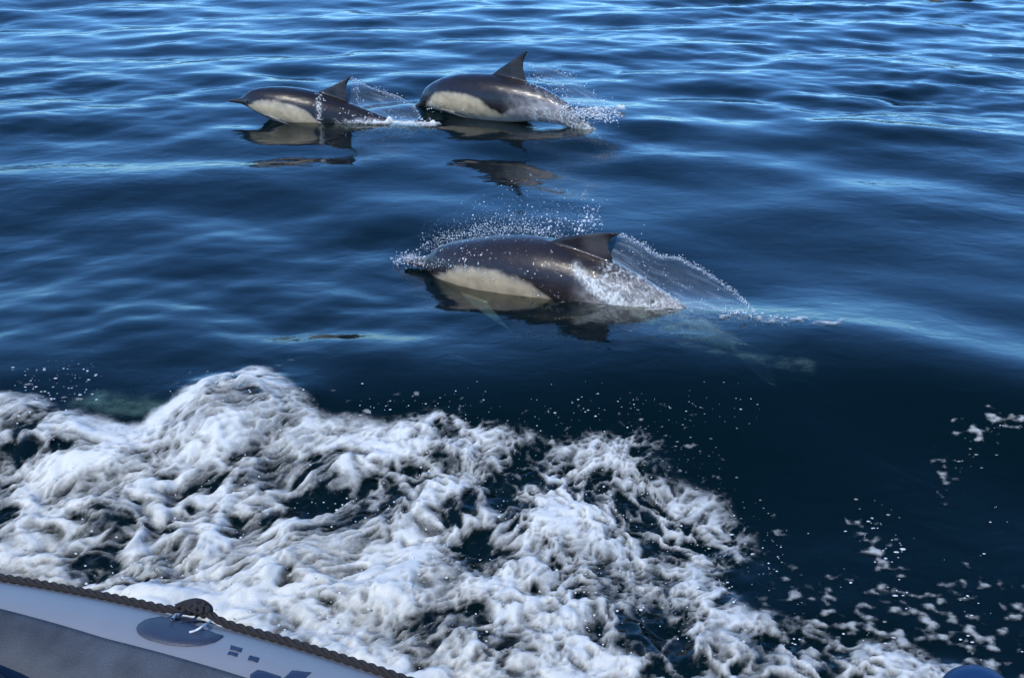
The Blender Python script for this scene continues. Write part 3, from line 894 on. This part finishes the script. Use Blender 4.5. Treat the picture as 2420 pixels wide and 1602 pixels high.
sheet('front_splash', 'thin glassy sheet of water falling from the nearest dolphin\'s fin',
      [(1460, 556), (1500, 566), (1560, 606), (1600, 607), (1660, 637), (1740, 692), (1785, 738), (1850, 758)],
      [(1430, 625), (1470, 650), (1520, 690), (1570, 720), (1620, 745), (1680, 756), (1750, 760), (1850, 764)], pF, nF, .30, -.02, 101)
pL, nL = F_L.origin, F_L.lat
drops('left_spray', 'spray trailing from the fin of the smaller leaping dolphin',
      [([(832, 186), (845, 210), (850, 250)], 60, 4, 0, .002, .006),
       ([(830, 185), (900, 215), (960, 235), (985, 260), (1000, 285)], 90, 4, 0, .002, .005),
       ([(765, 215), (770, 250), (800, 280)], 80, 6, .12, .002, .006),
       ([(850, 285), (940, 285), (1010, 295)], 300, 12, .05, .0012, .0045),
       ([(800, 262), (860, 285), (920, 300)], 160, 8, .10, .003, .009),
       ([(930, 300), (980, 298), (1020, 300)], 400, 9, .05, .002, .009)], pL, nL)
sheet('left_splash', 'clear sheet of water behind the fin of the smaller leaping dolphin',
      [(832, 184), (880, 208), (940, 226), (980, 250), (1000, 290)], [(826, 250), (850, 262), (880, 278), (920, 296), (990, 300)], pL, nL, .24, 0, 103)
pR, nR = F_R.origin, F_R.lat
drops('right_spray', 'spray streaming off the tail of the arched dolphin',
      [([(1310, 160), (1350, 178), (1400, 215), (1440, 262)], 60, 7, 0, .002, .006),
       ([(1260, 170), (1330, 215), (1390, 255)], 90, 9, .05, .002, .006),
       ([(1250, 200), (1330, 245), (1400, 262), (1470, 264)], 620, 11, .06, .0012, .005),
       ([(1330, 262), (1420, 272), (1470, 272)], 500, 8, .08, .0015, .007),
       ([(1330, 255), (1400, 268), (1460, 266)], 320, 7, .06, .002, .009),
       ([(1030, 245), (1090, 240), (1150, 245)], 60, 7, .17, .002, .006)], pR, nR)
sheet('right_splash', 'thin veil of spray over the tail of the arched dolphin',
      [(1250, 150), (1310, 165), (1360, 190), (1405, 225), (1440, 264)], [(1262, 182), (1300, 205), (1340, 232), (1390, 258), (1440, 268)], pR, nR, .18, 0, 105)

# ------------------------------------------------------------------ inflatable boat
boat = bpy.data.objects.new('inflatable_boat', None); COL.objects.link(boat)
tag(boat, 'pale grey inflatable boat tube with black rope along its outer side', 'boat')
TR = .24
ZR = .47
ZA = ZR - TR * math.cos(math.radians(38))
K0, K1, K2 = at(0, 1374, ZR)[:2], at(482, 1472, ZR)[:2], at(920, 1604, ZR)[:2]
boat.location = (K1[0], K1[1], 0)
BO = np.array([K1[0], K1[1], 0.0])
_len = [0, np.linalg.norm(K1 - K0), np.linalg.norm(K1 - K0) + np.linalg.norm(K2 - K1)]
_fx = np.polyfit(_len, [K0[0], K1[0], K2[0]], 2); _fy = np.polyfit(_len, [K0[1], K1[1], K2[1]], 2)
def rope_line(t):
    """outer rope line in plan; curved where it is seen, straight beyond"""
    t = np.asarray(t, float); tc_ = np.clip(t, -.2, _len[2] + .2)
    px = np.polyval(_fx, tc_); py = np.polyval(_fy, tc_)
    dx = np.polyval(np.polyder(_fx), tc_); dy = np.polyval(np.polyder(_fy), tc_)
    n_ = np.hypot(dx, dy); dx, dy = dx / n_, dy / n_
    return px + dx * (t - tc_), py + dy * (t - tc_), dx, dy
def tube_pt(t, phi, r=TR):
    """point on the tube; phi from the top, positive outboard"""
    px, py, dx, dy = rope_line(t)
    nx, ny = -dy, dx
    o = r * np.sin(phi) - TR * math.sin(math.radians(38))
    return np.stack([px + nx * o, py + ny * o, ZA + r * np.cos(phi) + 0 * px], -1)
_tt, _pp = np.meshgrid(np.linspace(-.5, 1.6, 700), np.radians(np.linspace(-80, 70, 500)), indexing='ij')
_uvp = proj(tube_pt(_tt, _pp)).reshape(-1, 2)
def tube_uv(px, py):
    i = np.argmin((_uvp[:, 0] - px) ** 2 + (_uvp[:, 1] - py) ** 2)
    return _tt.ravel()[i], _pp.ravel()[i]
ts = np.concatenate([np.linspace(-3.5, -.5, 12), np.linspace(-.4, 1.6, 80), np.linspace(1.7, 3.0, 8)])
M_TUBE = simple_mat('pale_rubber', (.225, .24, .262), .42, noise=.12, nscale=7, bump=.12, bscale=350)
M_PAD = simple_mat('grey_rubber_pad', (.05, .06, .075), .7, noise=.95, nscale=11, bump=.6, bscale=260)
M_PATCH = simple_mat('dark_rubber_patch', (.032, .042, .07), .5, noise=.2, nscale=25, bump=.2, bscale=200)
M_ROPE = simple_mat('rope_fibre', (.022, .020, .022), .85, noise=.45, nscale=160, bump=.7, bscale=700)
M_CORD = simple_mat('white_cord', (.7, .7, .7), .7, noise=.1, nscale=200)
M_INK = simple_mat('navy_lettering', (.018, .03, .07), .5, noise=.1, nscale=60)
M_NAVY = simple_mat('dark_navy', (.008, .012, .022), .85, noise=.2, nscale=30, bump=.3, bscale=300)
M_HULL = simple_mat('white_hull', (.55, .57, .6), .3, noise=.06, nscale=5)

def tube_mesh(name, phis, r0, tset, thick=None):
    T_, P_ = np.meshgrid(tset, phis, indexing='ij')
    return tube_pt(T_, P_, r0)
ph = np.radians(np.linspace(-180, 180, 72, endpoint=False))
V = tube_mesh('tube', ph, TR, ts).reshape(-1, 3) - BO
me = mesh_np('tube', V, quads=grid_quads(len(ts), len(ph), True))
link('tube', me, M_TUBE, boat)
# pad on the top of the tube: inner edge hidden, outer edge as in the photo
e0 = tube_uv(2, 1441); e1 = tube_uv(250, 1511); e2 = tube_uv(560, 1597)
def pad_edge(t):
    return np.interp(t, [e0[0] - 1, e0[0], e1[0], e2[0], e2[0] + 1], [e0[1], e0[1], e1[1], e2[1], e2[1]])
vs = []
nj = 30
prof = [(j / (nj - 1), .005) for j in range(nj)]
for t in ts:
    pe = pad_edge(t); p0 = math.radians(-75)
    for s_, hh in [(0, -.004)] + prof + [(1, -.004)]:
        vs.append(tube_pt(np.array(t), p0 + (pe - p0) * s_, TR + hh))
me = mesh_np('pad', np.array(vs) - BO, quads=grid_quads(len(ts), nj + 2))
link('rubbing_pad', me, M_PAD, boat)

def decal(name, poly_px, mat, lift, label=None, n=9):
    """a piece glued on the tube: outline given on the tube's surface, small thickness"""
    uv = []
    P = poly_px
    for i in range(len(P)):
        a, b = P[i], P[(i + 1) % len(P)]
        m_ = max(1, int(math.hypot(b[0] - a[0], b[1] - a[1]) / 14))
        for q in range(m_):
            uv.append(tube_uv(a[0] + (b[0] - a[0]) * q / m_, a[1] + (b[1] - a[1]) * q / m_))
    uv = np.array(uv); c = uv.mean(0)
    rings = []
    for s_, hh in ((1.0, 0.0), (.995, lift), (.75, lift), (.5, lift), (.25, lift), (.02, lift)):
        w_ = c + (uv - c) * s_
        rings.append(tube_pt(w_[:, 0], w_[:, 1], TR + hh))
    V = np.concatenate(rings) - BO
    me = mesh_np(name, V, quads=grid_quads(len(rings), len(uv), True))
    return link(name, me, mat, boat)
el = [(425 + 103 * math.cos(a), 1492 + 34 * math.sin(a) + 6 * math.cos(a)) for a in np.linspace(0, 2 * math.pi, 40, endpoint=False)]
el = [(a, max(b, 1436 + .25 * (a - 330) - 8)) for a, b in el]
patch = decal('anchor_patch', el, M_PATCH, .003)
for nm, poly in (('lettering', [(545, 1525), (572, 1532), (570, 1541), (543, 1534)]),
                 ('lettering', [(541, 1538), (563, 1544), (561, 1552), (538, 1546)]),
                 ('lettering', [(589, 1548), (613, 1555), (609, 1566), (586, 1559)]),
                 ('lettering', [(608, 1582), (664, 1598), (668, 1612), (628, 1660), (588, 1640), (592, 1594)]),
                 ('lettering', [(690, 1585), (735, 1588), (720, 1604), (690, 1660), (662, 1610)])):
    decal(nm, poly, M_INK, .0016)

# rope: three twisted strands following the outer rope line
rope = bpy.data.objects.new('rope', None); COL.objects.link(rope); rope.parent = boat
rt = np.linspace(-1.6, 2.2, 1500)
pxx, pyy, dxx, dyy = rope_line(rt)
tk = tube_uv(482, 1462)[0]
phr = math.radians(38)
RR = .0088
lift = .010 + .018 * np.exp(-((rt - tk) / .05) ** 2)
cen = tube_pt(rt, np.full_like(rt, phr), TR) + 0.0
nrm = np.stack([-dyy * math.sin(phr), dxx * math.sin(phr), np.full_like(rt, math.cos(phr))], -1)
tan = np.stack([dxx, dyy, 0 * dxx], -1)
bin_ = np.cross(tan, nrm)
cen = cen + nrm * lift[:, None]
for s_ in range(3):
    a = rt * (2 * math.pi / .072) + s_ * 2 * math.pi / 3
    c_ = cen + (nrm * np.cos(a)[:, None] + bin_ * np.sin(a)[:, None]) * RR * .56
    an = np.linspace(0, 2 * math.pi, 8, endpoint=False)
    V = c_[:, None, :] + RR * .60 * (nrm[:, None, :] * np.cos(an)[None, :, None] + bin_[:, None, :] * np.sin(an)[None, :, None])
    me = mesh_np('strand', V.reshape(-1, 3) - BO, quads=grid_quads(len(rt), 8, True))
    link('strand', me, M_ROPE, rope)

def tube_along(name, pts, r, mat, parent, n=10):
    P = np.asarray(pts, float)
    # smooth the path
    t = np.linspace(0, len(P) - 1, (len(P) - 1) * 8 + 1)
    def cr(c):
        out = []
        for q in t:
            i = min(int(q), len(P) - 2); u = q - i
            p0, p1, p2, p3 = c[max(i - 1, 0)], c[i], c[i + 1], c[min(i + 2, len(P) - 1)]
            out.append(.5 * (2 * p1 + (p2 - p0) * u + (2 * p0 - 5 * p1 + 4 * p2 - p3) * u * u + (3 * p1 - p0 - 3 * p2 + p3) * u ** 3))
        return np.array(out)
    C_ = np.stack([cr(P[:, k]) for k in range(3)], -1)
    T_ = np.gradient(C_, axis=0); T_ /= np.linalg.norm(T_, axis=1)[:, None] + 1e-9
    ref = np.array([.31, .17, .93]); A_ = np.cross(T_, ref); A_ /= np.linalg.norm(A_, axis=1)[:, None] + 1e-9; B_ = np.cross(T_, A_)
    an = np.linspace(0, 2 * math.pi, n, endpoint=False)
    V = C_[:, None, :] + r * (A_[:, None, :] * np.cos(an)[None, :, None] + B_[:, None, :] * np.sin(an)[None, :, None])
    me = mesh_np(name, V.reshape(-1, 3) - BO, quads=grid_quads(len(C_), n, True))
    return link(name, me, mat, parent)

def tl(dt, dphi, h):
    """point near the knot: dt along, dphi degrees inboard from the rope, h above the tube"""
    return tube_pt(np.array(tk + dt), np.array(phr - math.radians(dphi)), TR + h)
# knot: turns of rope wound round the line, with a lump on top
def rope_c(dt, a, r):
    i = int(np.argmin(np.abs(rt - (tk + dt))))
    return cen[i] + (nrm[i] * math.cos(a) + bin_[i] * math.sin(a)) * r
kp = []
for i in range(60):
    u = i / 59
    kp.append(rope_c(-.035 + .062 * u + .004 * math.sin(i * 2.1), u * 2 * math.pi * 4.2, (.0098 + .003 * math.sin(math.pi * u) ** 2)))
tube_along('knot', kp, .0058, M_ROPE, boat)
kp = [rope_c(-.045, 1.0, .012), rope_c(-.02, .3, .014), rope_c(.0, -.4, .017), rope_c(.02, -1.0, .017), rope_c(.024, -1.9, .015), rope_c(.008, -1.5, .017), rope_c(-.012, -.6, .019), rope_c(-.03, .4, .015), rope_c(-.05, 1.2, .016)]
tube_along('knot', kp, .0062, M_ROPE, boat)
# metal ring through the patch
tube_along('ring', [tl(-.022, 9, .003), tl(-.024, 6, .012), tl(-.016, 2, .018), tl(.004, 1, .018), tl(.012, 5, .012), tl(.010, 9, .003)], .003, simple_mat('dark_steel', (.12, .12, .13), .35, metal=1.0), boat)
# pale cord lashing
def on_tube(px, py, h):
    t_, p_ = tube_uv(px, py)
    return tube_pt(np.array(t_), np.array(p_), TR + h)
tube_along('lashing', [on_tube(405, 1474, .012), on_tube(422, 1463, .024), on_tube(442, 1460, .028), on_tube(468, 1462, .030)], .0034, M_CORD, boat)
tube_along('lashing', [on_tube(447, 1498, .004), on_tube(462, 1496, .006), on_tube(480, 1489, .010), on_tube(494, 1480, .016)], .0026, M_CORD, boat)

# hull, deck and far tube, so that the boat is whole
rl = [rope_line(t) for t in ts]
hv = []
for (a, b, dx, dy) in rl:
    nx, ny = -dy, dx
    for o_, z_ in ((-.05, .12), (-.18, .02), (-.9, -.30), (-1.45, -.32), (-2.2, .02), (-2.35, .12)):
        hv.append((float(a + nx * (o_ - .1)), float(b + ny * (o_ - .1)), z_))
me = mesh_np('hull', np.array(hv) - BO, quads=grid_quads(len(ts), 6), smooth=False)
link('hull', me, M_HULL, boat)
hv = []
for (a, b, dx, dy) in rl:
    nx, ny = -dy, dx
    for o_ in (-.2, -2.35):
        hv.append((float(a + nx * o_), float(b + ny * o_), .16))
me = mesh_np('deck', np.array(hv) - BO, quads=grid_quads(len(ts), 2), smooth=False)
link('deck', me, simple_mat('grey_deck', (.12, .125, .13), .7, noise=.2, nscale=20, bump=.4, bscale=150), boat)
V = tube_mesh('tube', ph, TR, ts)
sh = np.array([[-dy * -2.25, dx * -2.25, 0] for (_, _, dx, dy) in rl])
me = mesh_np('tube', (V + sh[:, None, :]).reshape(-1, 3) - BO, quads=grid_quads(len(ts), len(ph), True))
link('tube', me, M_TUBE, boat)
# rounded navy stand-in for an unidentified dark corner inside the tube
bm = bmesh.new(); bmesh.ops.create_uvsphere(bm, u_segments=40, v_segments=24, radius=1)
for v in bm.verts:
    v.co = Vector([math.copysign(abs(c) ** .55, c) * d for c, d in zip(v.co, (.22, .17, .07))])
for f_ in bm.faces: f_.smooth = True
me = bpy.data.meshes.new('dark_stand_in'); bm.to_mesh(me); bm.free()
cu = link('dark_stand_in', me, M_NAVY, boat)
cu.location = at(-262, 1708, .53) - BO
cu.rotation_euler = (0, 0, math.radians(-24))
bm = bmesh.new(); bmesh.ops.create_cube(bm, size=1)
for v in bm.verts: v.co = Vector((v.co.x * .36, v.co.y * .26, v.co.z * .28))
bmesh.ops.bevel(bm, geom=bm.edges[:], offset=.02, segments=2, affect='EDGES')
me = bpy.data.meshes.new('stand_in_base'); bm.to_mesh(me); bm.free()
sb_ = link('stand_in_base', me, M_HULL, boat)  # box added beneath the navy stand-in
sb_.location = at(-262, 1708, .53) - BO - np.array([0, 0, .2]); sb_.rotation_euler = (0, 0, math.radians(-24))

# unidentified rounded blue shape at the bottom edge of the view
fd = bpy.data.objects.new('blue_shape', None); COL.objects.link(fd)
fp_ = at(2305, 1640, .06); fd.location = fp_
tag(fd, 'rounded blue shape at the edge of the foam, mostly cut off', 'blue_shape')
bm = bmesh.new(); bmesh.ops.create_uvsphere(bm, u_segments=32, v_segments=20, radius=.075)
for v in bm.verts: v.co.x *= 1.25
for f_ in bm.faces: f_.smooth = True
me = bpy.data.meshes.new('shape_body'); bm.to_mesh(me); bm.free()
link('shape_body', me, simple_mat('plain_blue', (.006, .03, .10), .45, noise=.15, nscale=30), fd)
bm = bmesh.new(); bmesh.ops.create_cone(bm, cap_ends=True, segments=20, radius1=.022, radius2=.016, depth=.05)
bmesh.ops.rotate(bm, verts=bm.verts[:], cent=(0, 0, 0), matrix=__import__('mathutils').Matrix.Rotation(math.pi / 2, 3, 'Y'))
bmesh.ops.translate(bm, verts=bm.verts[:], vec=(.11, 0, 0))
me = bpy.data.meshes.new('end_stub'); bm.to_mesh(me); bm.free()
link('end_stub', me, M_NAVY, fd)  # short navy stub added to one end of the blue shape
print('tris', sum(len(o.data.loops) - 2 * len(o.data.polygons) for o in SC.objects if o.type == 'MESH'))
